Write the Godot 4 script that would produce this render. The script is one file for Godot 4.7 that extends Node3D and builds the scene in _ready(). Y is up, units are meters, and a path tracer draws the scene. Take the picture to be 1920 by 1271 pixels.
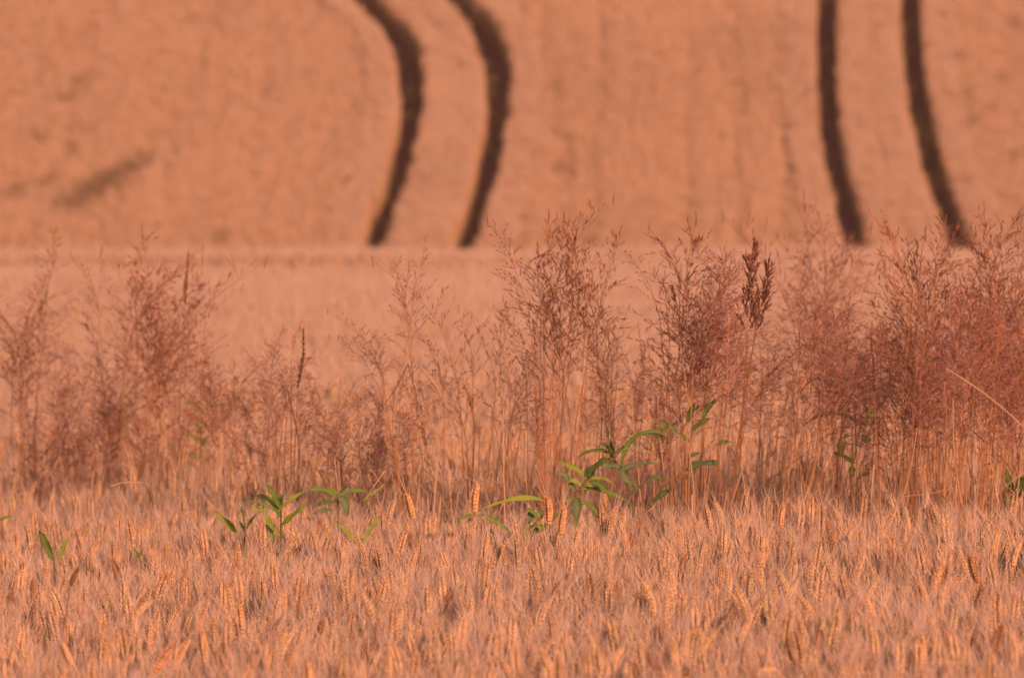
extends Node3D
# A ripe wheat field at sunset: wheat in front, a strip of tall weedy grass, wheat behind it, and a far slope of wheat with wheel tracks.
# Metres, y up; the viewer stands at the origin and looks towards -z. "depth" below is -z.

const TRACKS = [
	[Vector2(203.00, -3.04), Vector2(206.65, -2.85), Vector2(209.61, -2.61), Vector2(212.94, -2.47), Vector2(215.22, -2.37), Vector2(218.14, -2.32), Vector2(220.53, -2.34), Vector2(223.60, -2.46), Vector2(226.75, -2.82), Vector2(228.36, -3.20), Vector2(229.99, -3.51)],
	[Vector2(203.00, -1.08), Vector2(206.39, -0.86), Vector2(209.07, -0.69), Vector2(211.82, -0.54), Vector2(215.22, -0.40), Vector2(218.14, -0.31), Vector2(221.14, -0.31), Vector2(223.91, -0.43), Vector2(226.75, -0.68), Vector2(228.36, -0.93), Vector2(229.99, -1.27)],
	[Vector2(204.03, 7.42), Vector2(206.39, 7.37), Vector2(209.61, 7.31), Vector2(212.38, 7.28), Vector2(216.09, 7.29), Vector2(219.63, 7.35), Vector2(223.60, 7.45), Vector2(226.75, 7.56), Vector2(229.99, 7.69)],
	[Vector2(204.03, 9.68), Vector2(205.07, 9.62), Vector2(207.72, 9.55), Vector2(210.44, 9.46), Vector2(213.23, 9.43), Vector2(216.09, 9.41), Vector2(219.93, 9.46), Vector2(223.60, 9.51), Vector2(226.75, 9.60), Vector2(229.99, 9.73)]]
const GAPS = [
	[Vector2(202.74, 0.06), Vector2(214.65, 0.30), Vector2(220.53, 0.10), Vector2(229.99, 0.19)],
	[Vector2(211.82, 1.89), Vector2(220.53, 2.09), Vector2(229.99, 2.21)],
	[Vector2(222.36, 0.88), Vector2(229.99, 0.65)],
	[Vector2(220.53, 6.45), Vector2(229.99, 6.76)],
	[Vector2(203.26, 0.92), Vector2(207.45, 1.00), Vector2(214.65, 1.33)],
	[Vector2(212.38, -8.22), Vector2(217.55, -7.74), Vector2(222.36, -7.35), Vector2(229.99, -7.15)],
	[Vector2(217.55, -11.80), Vector2(223.60, -10.49), Vector2(229.99, -9.68)],
	[Vector2(203.26, 3.85), Vector2(211.82, 3.95), Vector2(226.11, 4.34)],
	[Vector2(216.38, 5.20), Vector2(229.99, 5.46)]]
const FAR_RISE := 0.2078

var rng := RandomNumberGenerator.new()
var bumps := FastNoiseLite.new()
var patches := FastNoiseLite.new()
var straw_material: StandardMaterial3D
var leaf_material: StandardMaterial3D
var tinted := {}
var panicles := []
var wheat_parts := []          # per variant: {stem, ear, awns, leaf}
var used := {}


class Builder:
	var v := PackedVector3Array()
	var c := PackedColorArray()
	var n := PackedInt32Array()
	var at := Transform3D.IDENTITY

	func point(p: Vector3, col: Color) -> int:
		v.append(at * p)
		c.append(col)
		return v.size() - 1

	func tri(a: int, b: int, d: int) -> void:
		n.append(a)
		n.append(b)
		n.append(d)

	# a thin ribbon along some points; the widths run to a point where they are zero
	func ribbon(pts: Array, widths: Array, side: Vector3, col: Color) -> void:
		var last := -1
		var last2 := -1
		for i in pts.size():
			var w: Vector3 = side * (widths[i] * 0.5)
			if widths[i] <= 0.0:
				var tip := point(pts[i], col)
				tri(last, last2, tip)
				return
			var a := point(pts[i] - w, col)
			var b := point(pts[i] + w, col)
			if last >= 0:
				tri(last, last2, a)
				tri(last2, b, a)
			last = a
			last2 = b

	func tube(pts: Array, radii: Array, sides: int, col: Color) -> void:
		var rows := []
		for i in pts.size():
			var t: Vector3 = (pts[mini(i + 1, pts.size() - 1)] - pts[maxi(i - 1, 0)]).normalized()
			var x := t.cross(Vector3(0.31, 0.12, 0.94)).normalized()
			var y := t.cross(x)
			var row := []
			for k in sides:
				var a := TAU * k / sides
				row.append(point(pts[i] + (x * cos(a) + y * sin(a)) * radii[i], col))
			rows.append(row)
		for i in pts.size() - 1:
			for k in sides:
				var k2 := (k + 1) % sides
				tri(rows[i][k], rows[i + 1][k], rows[i][k2])
				tri(rows[i][k2], rows[i + 1][k], rows[i + 1][k2])

	# a husk: pointed at both ends, thickest at `belly` of its length
	func husk(a: Vector3, b: Vector3, r: float, sides: int, col: Color, belly := 0.38) -> void:
		var t := (b - a).normalized()
		var x := t.cross(Vector3(0.31, 0.12, 0.94)).normalized()
		var y := t.cross(x)
		var m := a.lerp(b, belly)
		var p := point(a, col)
		var q := point(b, col)
		var ring := []
		for k in sides:
			var ang := TAU * k / sides
			ring.append(point(m + (x * cos(ang) + y * sin(ang)) * r, col))
		for k in sides:
			var k2 := (k + 1) % sides
			tri(p, ring[k], ring[k2])
			tri(q, ring[k2], ring[k])

	func mesh() -> ArrayMesh:
		var arrays := []
		arrays.resize(Mesh.ARRAY_MAX)
		arrays[Mesh.ARRAY_VERTEX] = v
		arrays[Mesh.ARRAY_COLOR] = c
		arrays[Mesh.ARRAY_INDEX] = n
		var m := ArrayMesh.new()
		m.add_surface_from_arrays(Mesh.PRIMITIVE_TRIANGLES, arrays)
		return m


# ---------------------------------------------------------------- naming

func numbered(called: String) -> String:
	var k: int = used.get(called, 0)
	used[called] = k + 1
	return called if k == 0 else "%s_%03d" % [called, k]


func tag(o: Node, label: String, category: String, group := "", kind := "") -> void:
	if label: o.set_meta("label", label)
	if category: o.set_meta("category", category)
	if group: o.set_meta("group", group)
	if kind: o.set_meta("kind", kind)


func thing(called: String, where: Vector3) -> Node3D:
	var o := Node3D.new()
	o.name = numbered(called)
	o.position = where
	add_child(o, true)
	return o


func part(called: String, mesh: Mesh, material: Material, parent: Node) -> MeshInstance3D:
	var o := MeshInstance3D.new()
	o.name = called
	o.mesh = mesh
	o.material_override = material
	parent.add_child(o, true)
	return o


func aim(up: Vector3, roll := 0.0) -> Basis:
	var y := up.normalized()
	var x := y.cross(Vector3(0.02, 0.05, 1.0)).normalized()
	var z := x.cross(y)
	return Basis(x, y, z) * Basis(Vector3.UP, roll)


func around(k := 1.0) -> float:
	return rng.randf_range(-k, k)


func vary(col: Color, by := 0.12) -> Color:
	var k := 1.0 + around(by)
	return Color(col.r * k * (1.0 + around(by * 0.3)), col.g * k, col.b * k * (1.0 + around(by * 0.5)))


# ---------------------------------------------------------------- the land

func tilt(x: float) -> float:
	return maxf(-0.35, -0.055 * x * x) if x < 0.0 else minf(0.15, 0.03 * x)


func ground(x: float, depth: float) -> float:
	var near := tilt(x) * (1.0 - clampf((depth - 40.0) / 30.0, 0.0, 1.0))
	near += (-0.065 + 0.02 * clampf(x, -1.0, 5.0)) * smoothstep(55.0, 75.0, depth)
	if depth < 76.0:
		return near
	var dip := -5.0 * smoothstep(76.0, 135.0, depth)
	var rise := -1.94 + FAR_RISE * (depth - 203.0)
	if depth > 330.0:
		rise = -1.94 + FAR_RISE * 127.0 + 34.0 * (1.0 - exp(-(depth - 330.0) / 160.0))
	if rise > dip:
		rise += 0.10 * bumps.get_noise_2d(x, depth) * smoothstep(186.0, 196.0, depth)
	return maxf(dip, rise) + 0.02 * patches.get_noise_2d(x * 3.0, depth * 3.0)


func verge(x: float) -> float:   # depth at which the strip of grass begins
	return 30.0 + 5.0 * smoothstep(-0.35, -1.5, x) - 0.5 * smoothstep(0.8, 1.8, x)


func across(line: Array, depth: float) -> float:
	var k := 0
	while k < line.size() - 2 and depth > line[k + 1].x:
		k += 1
	return line[k].y + (line[k + 1].y - line[k].y) * (depth - line[k].x) / (line[k + 1].x - line[k].x)


# ---------------------------------------------------------------- wheat

const EAR := Color(0.55, 0.36, 0.17)
const AWN := Color(0.50, 0.38, 0.25)
const STEM := Color(0.50, 0.34, 0.17)
const BLADE := Color(0.46, 0.32, 0.18)


func ear_axis(t: float, length: float, bend: float) -> Vector3:
	return Vector3(sin(t * bend) / maxf(absf(bend), 0.01) * absf(bend) * length * 0.5 * t, length * t * (1.0 - 0.12 * bend * bend * t), 0.0)


func add_ear(b: Builder, length: float, bend: float, fat: float) -> void:
	var count := 18
	for i in count:
		var t := (i + 0.3) / count * 0.95
		var p := ear_axis(t, length, bend)
		var up := (ear_axis(t + 0.05, length, bend) - p).normalized()
		var s := 1.0 if i % 2 == 0 else -1.0
		var side := Vector3(0, 0, s)
		var size := (0.66 + 0.6 * sin(PI * minf(1.0, t * 0.95 + 0.14))) * fat
		for k in [-1.0, 0.0, 1.0]:
			var start: Vector3 = p + side * 0.0022 + Vector3(k * 0.0020, -0.001, 0)
			var dir: Vector3 = (up + side * (0.52 + around(0.08)) + Vector3(k * 0.34, 0, 0)).normalized()
			if k == 0.0:
				dir = (up + side * 0.72).normalized()
			b.husk(start, start + dir * 0.0165 * size, 0.0040 * size, 5, vary(EAR, 0.26), 0.42)
	var tip := ear_axis(0.95, length, bend)
	b.husk(tip, tip + Vector3(bend * 0.004, 0.013, 0), 0.0025, 5, EAR)


func add_awns(b: Builder, length: float, bend: float, many: int, long: float, wide := 0.0008) -> void:
	for i in many:
		var t := 0.04 + 0.94 * (i + rng.randf()) / many
		var p := ear_axis(t, length, bend)
		var up := (ear_axis(t + 0.05, length, bend) - p).normalized()
		var s := 1.0 if i % 2 == 0 else -1.0
		var spread := rng.randf_range(0.2, 0.85) * (1.15 - 0.5 * t)
		var out := Vector3(around(0.9), 0, s).normalized()
		var d := (up + out * spread).normalized()
		var l := long * rng.randf_range(0.75, 1.15) * (0.8 + 0.35 * t)
		var a := p + d * 0.008
		var m := a + d * l * 0.5
		var e := m + (d + out * around(0.16) + Vector3(around(0.08), 0, around(0.08))).normalized() * l * 0.5
		var flat := d.cross(Vector3(around(), around(), around())).normalized()
		b.ribbon([a, m, e], [wide, wide * 0.8, 0.0], flat, vary(AWN, 0.14))


func add_stem(b: Builder, height: float, lean: float) -> void:
	b.tube([Vector3(0, -0.02, 0), Vector3(lean * 0.2, height * 0.5, lean * 0.1), Vector3(lean, height, 0)], [0.0018, 0.0016, 0.0012], 3, vary(STEM))


func add_blade(b: Builder, from: float, height: float, lean: float) -> void:
	var turn := rng.randf() * TAU
	var out := Vector3(cos(turn), 0, sin(turn))
	var p := Vector3(lean * 0.3 * from, height * from, 0)
	var long := rng.randf_range(0.12, 0.2)
	var side := out.cross(Vector3.UP).rotated(out, around(0.8))
	var rise := rng.randf_range(0.1, 0.7)
	var pts := []
	for k in 5:
		var s := k / 4.0
		pts.append(p + out * long * 0.8 * sin(s * 1.7) + Vector3(0, long * (rise * s - 1.1 * s * s), 0))
	b.ribbon(pts, [0.005, 0.008, 0.007, 0.004, 0.0], side, vary(BLADE, 0.25))


func make_wheat() -> void:
	for k in 9:
		var length := [0.092, 0.084, 0.098, 0.086, 0.102, 0.08, 0.094, 0.088, 0.074][k] as float
		var bend := [0.2, -0.4, 0.6, 0.05, 1.1, -0.8, 0.35, -0.15, 1.0][k] as float
		var lean := [0.01, -0.03, 0.04, 0.0, 0.07, -0.06, 0.02, -0.02, 0.09][k] as float
		var height := 0.69
		var stem := Builder.new()
		var ear := Builder.new()
		var awns := Builder.new()
		var leaf := Builder.new()
		add_stem(stem, height, lean)
		var up := Transform3D(aim(Vector3(lean * 2.4, 1, around(0.12)), rng.randf() * TAU), Vector3(lean, height, 0))
		ear.at = up
		awns.at = up
		add_ear(ear, length, bend, [1.0, 0.98, 1.06, 1.1, 1.0, 0.97, 1.03, 0.93, 0.9][k])
		add_awns(awns, length, bend, 25, 0.066, 0.0011)
		add_blade(leaf, 0.8, height, lean)
		var second := Builder.new()
		add_blade(second, 0.6, height, lean)
		var whole := Builder.new()
		for b in [stem, ear, awns, leaf, second]:
			var first := whole.v.size()
			whole.v.append_array(b.v)
			whole.c.append_array(b.c)
			for i in b.n: whole.n.append(i + first)
		wheat_parts.append({"stem": stem.mesh(), "ear": ear.mesh(), "awns": awns.mesh(), "leaf": leaf.mesh(), "second": second.mesh(), "whole": whole.mesh(), "up": up, "height": height, "length": length, "bend": bend})


func make_patch() -> ArrayMesh:   # a tuft of 26 plants, 0.3 m square, for wheat that stands far off
	var b := Builder.new()
	for i in 26:
		var x := around(0.16)
		var z := around(0.16)
		var h := 0.69 + around(0.06)
		var lean := around(0.05)
		b.at = Transform3D(Basis(Vector3.UP, rng.randf() * TAU), Vector3(x, 0, z))
		b.ribbon([Vector3(0, 0, 0), Vector3(lean, h, 0)], [0.004, 0.003], Vector3(0, 0, 1), vary(STEM))
		b.ribbon([Vector3(0, 0, 0), Vector3(lean, h, 0)], [0.004, 0.003], Vector3(1, 0, 0), vary(STEM))
		add_blade(b, 0.75, h, lean)
		b.at = b.at * Transform3D(aim(Vector3(lean * 3.0, 1, around(0.2))), Vector3(lean, h, 0))
		var col := vary(EAR, 0.2)
		for k in 4:
			var y := k * 0.019
			for s in [-1.0, 1.0]:
				b.husk(Vector3(0, y, s * 0.001), Vector3(around(0.002), y + 0.028, s * 0.0065), 0.0046, 4, col, 0.5)
		add_awns(b, 0.09, 0.1, 12, 0.07, 0.0016)
	return b.mesh()


func scatter(called: String, label: String, meshes: Array, spots: Array) -> Node3D:
	# spots: one array per mesh of [Transform3D, Color]
	var o := thing(called, Vector3.ZERO)
	tag(o, label, "wheat", "", "stuff")
	for k in meshes.size():
		if spots[k].is_empty(): continue
		var mm := MultiMesh.new()
		mm.transform_format = MultiMesh.TRANSFORM_3D
		mm.use_colors = true
		mm.mesh = meshes[k]
		mm.instance_count = spots[k].size()
		for i in spots[k].size():
			mm.set_instance_transform(i, spots[k][i][0])
			mm.set_instance_color(i, spots[k][i][1])
		var mi := MultiMeshInstance3D.new()
		mi.name = "wheat_plants"
		mi.multimesh = mm
		mi.material_override = straw_material
		tag(mi, "", "", "", "stuff")
		o.add_child(mi, true)
	return o


func wheat_thing(k: int, at: Transform3D, tint: Color, label: String, group: String) -> Node3D:
	var w: Dictionary = wheat_parts[k]
	var o := thing("wheat_plant", at.origin)
	o.transform = at
	var m := tinted_straw(tint)
	part("stem", w.stem, m, o)
	var ear := part("ear", w.ear, m, o)
	part("awns", w.awns, m, ear)
	part("leaf", w.leaf, m, o)
	part("leaf", w.second, m, o)
	tag(o, label, "wheat", group)
	return o


func tinted_straw(tint: Color) -> StandardMaterial3D:
	var key := "%d %d %d" % [roundi(tint.r * 16), roundi(tint.g * 16), roundi(tint.b * 16)]
	if not tinted.has(key):
		var m: StandardMaterial3D = straw_material.duplicate()
		m.albedo_color = Color(roundi(tint.r * 16) / 16.0, roundi(tint.g * 16) / 16.0, roundi(tint.b * 16) / 16.0).linear_to_srgb()
		tinted[key] = m
	return tinted[key]


func wheat_tint() -> Color:
	var k := rng.randf_range(0.84, 1.08)
	var warm := around(0.06)
	var c := Color(k * (1.0 + warm), k, k * (1.0 - warm))
	if rng.randf() < 0.06:
		c = Color(c.r * 0.62, c.g * 0.52, c.b * 0.46)
	return c


func near_wheat() -> void:
	var spots := []
	var meshes := []
	for w in wheat_parts:
		spots.append([])
		meshes.append(w.whole)
	var front := []
	for i in 38000:
		var depth := rng.randf_range(17.5, 42.0)
		var x := around(depth * 0.0543 + 0.8)
		var k := rng.randi() % 8 if rng.randf() < 0.96 else 8
		var edge := verge(x) + around(0.25)
		var emergent := rng.randf() < 0.095
		var tall := clampf(rng.randfn(0.95, 0.032), 0.86, 1.02) * (1.0 + 0.05 * patches.get_noise_2d(x * 2.0, depth * 2.0))
		if emergent: tall = rng.randf_range(0.98, 1.1)
		var turn := rng.randf() * TAU
		var sway := Vector3(around(0.19) + 0.015, 1, around(0.16))
		var tint := wheat_tint()
		if depth > edge and depth < edge + 1.3:
			continue
		var at := Transform3D(aim(sway, turn).scaled(Vector3(0.9, tall, 0.9)), Vector3(x, ground(x, depth), -depth))
		var seen := absf(x) < depth * 0.0543 - 0.03 and depth > 21.6 and depth < minf(30.0, edge)
		if seen and emergent:
			front.append([tall / depth, k, at, tint, x, depth])
		else:
			spots[k].append([at, tint])
	front.sort_custom(func(a, b): return a[0] > b[0])
	var rows := ["blurred bottom rows", "lower rows", "middle rows", "upper rows"]
	var sides := ["at the far left", "below the tall left clump", "below the star shaped weed", "below the leaning stalks", "below the large green weed", "below the dark dense clump", "below the oat like pair", "below the right mass"]
	var alike := {}
	for i in front.size():
		var f: Array = front[i]
		if i >= 288:
			spots[f[1]].append([f[2], f[3]])
			continue
		var row := 0 if f[5] < 22.9 else 1 if f[5] < 24.7 else 2 if f[5] < 26.8 else 3
		var side := clampi(int((f[4] / (f[5] * 0.0543) + 1.0) * 4.0), 0, 7)
		var w: Dictionary = wheat_parts[f[1]]
		var way: Vector3 = f[2].basis * ((w.up as Transform3D).basis.y + (w.up as Transform3D).basis.x * w.bend * 0.4)
		var tilted := "upright" if absf(way.x) < 0.09 else "tilted left" if way.x < 0 and way.x > -0.2 else "tilted right" if way.x > 0 and way.x < 0.2 else "leaning left" if way.x < 0 else "leaning right"
		var looks := "dark" if f[3].g < 0.65 else "pale" if f[3].g > 1.0 else "golden" if f[3].g > 0.92 else "tawny"
		var text := "%s wheat ear %s, %s, %s" % [looks, tilted, rows[row], sides[side]]
		if not alike.has(text): alike[text] = []
		alike[text].append([f[4], f[1], f[2], f[3], rows[row]])
	for text in alike:
		var some: Array = alike[text]
		some.sort_custom(func(a, b): return a[0] < b[0])
		for q in some.size():
			var which: String = "" if some.size() == 1 else "leftmost " if q == 0 else "rightmost " if q == some.size() - 1 else "middle " if some.size() == 3 else ["", "second from left ", "third from left ", "fourth from left ", "fifth from left "][mini(q, 4)]
			wheat_thing(some[q][1], some[q][2], some[q][3], which + text, "tall wheat ears in the %s" % some[q][4])
	scatter("wheat", "ripe bearded wheat in front of and just behind the grass strip", meshes, spots)


func patch_wheat(called: String, label: String, meshes: Array, x0: float, x1: float, d0: float, d1: float, far: bool) -> void:
	var spots := []
	for m in meshes: spots.append([])
	var step := 0.27
	for r in int((d1 - d0) / step):
		for q in int((x1 - x0) / step):
			var x := x0 + q * step + around(0.09)
			var depth := d0 + r * step + around(0.09)
			var tall := 1.0 + around(0.025)
			var k := rng.randi() % meshes.size()
			var tint := wheat_tint()
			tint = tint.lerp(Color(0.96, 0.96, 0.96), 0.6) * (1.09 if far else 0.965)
			var turn := rng.randf() * TAU
			if far:
				var lane := x - lerpf(across(TRACKS[1], depth), across(TRACKS[2], depth), clampf((x + 2.0) / 9.0, 0.0, 1.0))
				tall *= 1.0 + 0.08 * patches.get_noise_2d(lane * 5.0, depth * 0.12)
				tint = tint * (1.0 + 0.09 * patches.get_noise_2d(lane * 4.0 + 70.0, depth * 0.15))
				var near := 9.0
				for line in TRACKS: near = minf(near, absf(x - across(line, depth)))
				if near < 1.0:
					for part_x in [-0.09, 0.0, 0.09]:
						for part_d in [-0.09, 0.0, 0.09]:
							var fx: float = x + part_x + around(0.04)
							var fd: float = depth + part_d + around(0.04)
							var off := 9.0
							for line in TRACKS: off = minf(off, absf(fx - across(line, fd)))
							if off > 0.34 + around(0.09) + (0.10 * smoothstep(216.0, 226.0, fd) if fx < 2.0 else 0.0):
								spots[k].append([Transform3D(Basis(Vector3.UP, turn + part_x * 20.0 + part_d * 8.0).scaled(Vector3(0.4, tall * (1.0 + around(0.05)), 0.4)), Vector3(fx, ground(fx, fd), -fd)), tint])
					if near < 0.36 and rng.randf() < 0.16:
						spots[k].append([Transform3D(Basis(Vector3.UP, turn).scaled(Vector3(0.8, 0.3 + 0.2 * rng.randf(), 0.8)), Vector3(x, ground(x, depth), -depth)), Color(0.6, 0.72, 0.4)])
					continue
				for line in GAPS:
					if depth < line[-1].x and absf(x - across(line, depth)) < 0.16: tall *= 0.9
			else:
				tall *= 1.0 + 0.04 * patches.get_noise_2d(x, depth * 0.5) + 0.06 * bumps.get_noise_2d(x * 3.0 + 40.0, depth) * smoothstep(50.0, 70.0, depth)
				if depth < 42.0 and absf(x) < depth * 0.0543 + 0.9: continue
				var edge := verge(x)
				if depth > edge and depth < edge + 1.3: continue
			spots[k].append([Transform3D(Basis(Vector3.UP, turn).scaled(Vector3(1, tall, 1)), Vector3(x, ground(x, depth), -depth)), tint])
	scatter(called, label, meshes, spots)


func special_ear(label: String, base: Vector3, tip: Vector3, k: int, tint: Color) -> void:
	var g := ground(base.x, -base.z)
	var o := thing("wheat_plant", Vector3(base.x, g, base.z))
	var w: Dictionary = wheat_parts[k]
	var up: Transform3D = w.up
	var m := tinted_straw(tint)
	var stem := Builder.new()
	var h := base.y - g
	var dir := (tip - base).normalized()
	stem.tube([Vector3(-dir.x * 0.12, 0, 0), Vector3(-dir.x * 0.10, h * 0.5, 0), Vector3(-dir.x * 0.05, h * 0.88, 0), Vector3(0, h, 0)], [0.002, 0.0018, 0.0015, 0.0012], 4, STEM)
	part("stem", stem.mesh(), m, o)
	# the ear is as long as the distance from base to tip
	var size := base.distance_to(tip) / w.length as float
	var place := Transform3D(aim(dir, 0.6).scaled(Vector3.ONE * size), Vector3(0, h, 0)) * up.affine_inverse()
	var ear := part("ear", w.ear, m, o)
	ear.transform = place
	part("awns", w.awns, m, ear)
	tag(o, label, "wheat")


# ---------------------------------------------------------------- grass with panicles

const RED_BROWN := Color(0.18, 0.082, 0.044)
const PURPLE := Color(0.24, 0.115, 0.078)
const TAN := Color(0.20, 0.092, 0.048)
const DARK := Color(0.155, 0.066, 0.034)
const CULM := Color(0.42, 0.22, 0.085)
# nodes, branches per node, longest branch, angle, droop, spikelets per metre of branch, spikelet length, its width, one-sidedness
const HABITS = [
	[11, 4, 0.17, 0.66, 0.7, 46.0, 0.0235, 0.0017, 0.35],
	[15, 5, 0.18, 0.80, 1.2, 74.0, 0.0185, 0.0012, 0.55],
	[10, 3, 0.17, 0.62, 0.5, 38.0, 0.026, 0.0015, 0.2],
	[20, 4, 0.05, 0.30, 0.25, 180.0, 0.015, 0.0024, 0.5],
	[12, 5, 0.13, 0.40, 0.25, 140.0, 0.021, 0.0029, 0.2],
]


func panicle(kind: int) -> ArrayMesh:
	var h: Array = HABITS[kind]
	var main: Color = [RED_BROWN, PURPLE, TAN, DARK, DARK][kind]
	var b := Builder.new()
	var lean := rng.randf_range(-0.1, 0.26) * (1.0 if kind < 3 else 0.25)
	var axis := func(t: float) -> Vector3: return Vector3(lean * t * t + 0.006 * sin(t * 9.0), 0.4 * t, 0.006 * cos(t * 7.0))
	var spine := []
	var thick := []
	for k in 9:
		spine.append((axis as Callable).call(k / 8.0))
		thick.append(lerpf(0.0017, 0.0006, k / 8.0))
	b.tube(spine, thick, 3, main.lerp(CULM, 0.5))
	var phase := rng.randf() * TAU
	for i in h[0]:
		var t := pow(float(i) / h[0], 0.85) * 0.93
		var p: Vector3 = (axis as Callable).call(t)
		var full := rng.randf_range(0.55, 1.15)
		for w in h[1]:
			if kind < 3 and rng.randf() < 0.22: continue
			var turn := rng.randf() * TAU
			if rng.randf() < h[8]: turn = phase + around(0.9)
			var out := Vector3(cos(turn), 0, sin(turn))
			var long: float = h[2] * (pow(1.0 - t, 0.75) * (0.35 + 0.65 * minf(1.0, t * 5.0 + 0.3)) + 0.12) * rng.randf_range(0.5, 1.12) * full
			var ang: float = h[3] * (1.1 - 0.45 * t) * rng.randf_range(0.7, 1.2)
			var bend: float = h[4] * rng.randf_range(0.2, 1.3)
			var q := p
			var pts := [p]
			var dirs := []
			for k in 4:
				var a := ang + bend * (k / 3.0) * (k / 3.0)
				var d := Vector3(out.x * sin(a), cos(a), out.z * sin(a))
				q += d * long * 0.25
				pts.append(q)
				dirs.append(d)
			dirs.append(dirs[-1])
			var side := out.cross(Vector3.UP).rotated(out, around(1.5)).normalized()
			b.ribbon(pts, [0.0015, 0.0013, 0.0011, 0.0009, 0.0008], side, main.lerp(CULM, 0.35))
			var many := maxi(2, int(h[5] * long))
			for s in many:
				var u := 0.25 + 0.75 * (s + rng.randf() * 0.9) / many
				var f := minf(u * 4.0, 3.999)
				var j := int(f)
				var a0: Vector3 = pts[j].lerp(pts[j + 1], f - j)
				var d0: Vector3 = dirs[j]
				var away := (d0 + Vector3(around(0.42), around(0.25) + 0.06, around(0.42))).normalized()
				var foot := a0 + away * rng.randf_range(0.0, 0.007)
				var l: float = h[6] * rng.randf_range(0.7, 1.25)
				var point := (away + Vector3(around(0.12), 0.05, around(0.12))).normalized()
				b.husk(foot, foot + point * l, h[7] * rng.randf_range(0.8, 1.25), 3, vary(main, 0.3), 0.35)
	var end: Vector3 = (axis as Callable).call(1.0)
	for k in 4:
		b.husk(end + Vector3(0, -0.008 * k, 0), end + Vector3(around(0.004), 0.016 - 0.008 * k, around(0.004)), h[7], 3, main)
	return b.mesh()


func dry_leaf(long: float, height: float, turn: float, col: Color, wide := 0.007) -> ArrayMesh:
	var b := Builder.new()
	var out := Vector3(cos(turn), 0, sin(turn))
	var side := out.cross(Vector3.UP).rotated(out, around(1.2))
	var pts := []
	var w := []
	var fold := rng.randf_range(0.35, 0.8)
	for k in 9:
		var s := k / 8.0
		pts.append(out * long * pow(s, 1.5) + Vector3(around(0.006), height * (s if s < fold else fold - (s - fold) * 0.9), around(0.006)))
		w.append(wide * (0.6 + 0.8 * s) * (1.0 - s * s) if k < 8 else 0.0)
	b.ribbon(pts, w, side, vary(col, 0.3))
	return b.mesh()


func leaf_color() -> Color:
	var r := rng.randf()
	return Color(0.43, 0.27, 0.13) if r < 0.5 else Color(0.24, 0.125, 0.06) if r < 0.75 else Color(0.15, 0.13, 0.04) if r < 0.9 else Color(0.52, 0.38, 0.22)


func culm(parent: Node, called: String, base: Vector3, mid: Vector3, tip: Vector3, pan: float, kind: int, tint: float, thick := 0.003) -> MeshInstance3D:
	# stem from base through mid to tip, its last stretch a panicle
	var pts := []
	var long := base.distance_to(mid) + mid.distance_to(tip)
	var t0 := base.distance_to(mid) / long
	var c := (mid - base * (1 - t0) * (1 - t0) - tip * t0 * t0) / (2.0 * t0 * (1 - t0))
	var bez := func(t: float) -> Vector3:
		return base * (1 - t) * (1 - t) + c * 2.0 * t * (1 - t) + tip * t * t
	var cut := clampf(1.0 - pan / long, 0.1, 1.0)
	var radii := []
	for k in 8:
		pts.append((bez as Callable).call(cut * k / 7.0))
		radii.append(lerpf(thick, thick * 0.45, k / 7.0))
	var b := Builder.new()
	if kind == 4: b.tube(pts, radii.map(func(r): return r * 1.35), 5, Color(0.2, 0.105, 0.04))
	elif kind < 0: b.tube(pts, radii, 4, vary(CULM.lerp(Color(0.58, 0.38, 0.18), rng.randf()), 0.2))
	else: b.tube(pts, radii, 4, vary(CULM.lerp(RED_BROWN, rng.randf() * 0.5), 0.2))
	var o := part(called, b.mesh(), straw_material, parent)
	if kind >= 0:
		var m: ArrayMesh = panicles[kind][rng.randi() % panicles[kind].size()]
		var p := part("panicle", m, tinted_straw(Color(tint, tint, tint)), o)
		var from: Vector3 = pts[-1]
		p.transform = Transform3D(aim(tip - from, rng.randf() * TAU).scaled(Vector3.ONE * from.distance_to(tip) / 0.41), from)
	return o


func grass_clump(label: String, base: Vector3, spread: float, tip: Vector2, reach: Vector2, pan: Vector2, n: int, kinds: Array, leaves: int, bare: int, deep: float, tint: float) -> void:
	var o := thing("grass_clump", base)
	tag(o, label, "grass", "grass clumps of the weedy strip")
	for i in n:
		var u := around()
		var b := Vector3(rng.randfn(0, 0.5) * spread, -0.02, around(deep))
		var t := Vector3(tip.x + u * reach.x + rng.randfn(0, 0.12) * reach.x, 0, b.z + around(0.22))
		t.x += 0.04 + absf(around(0.05))
		t.y = tip.y + rng.randf_range(-1.35, 0.6) * reach.y - u * u * 0.35 * reach.y
		if i == 0:
			t = Vector3(tip.x, tip.y + reach.y * 0.75, b.z)
		var mid := b.lerp(t, 0.5) + Vector3((t.x - b.x) * -0.16 + around(0.02), 0, around(0.02))
		var kind: int = kinds[i % kinds.size()]
		culm(o, "stalk", b, mid, t, rng.randf_range(pan.x, pan.y), kind, tint * rng.randf_range(0.82, 1.2))
	for i in bare:
		var b := Vector3(rng.randfn(0, 0.6) * spread, -0.02, around(deep))
		var t := b + Vector3(around(0.2), tip.y * rng.randf_range(0.62, 0.9), around(0.1))
		culm(o, "stalk", b, b.lerp(t, 0.5) + Vector3(around(0.03), 0, 0), t, 0.0, -1, 1.0, 0.0028)
	for i in leaves:
		var l := part("dry_leaf", dry_leaf(rng.randf_range(0.1, 0.35), rng.randf_range(0.5, 0.95) * minf(tip.y, 1.35), rng.randf() * TAU, leaf_color()), straw_material, o)
		l.position = Vector3(rng.randfn(0, 0.7) * spread, rng.randf_range(0, 0.3), around(deep))


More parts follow.
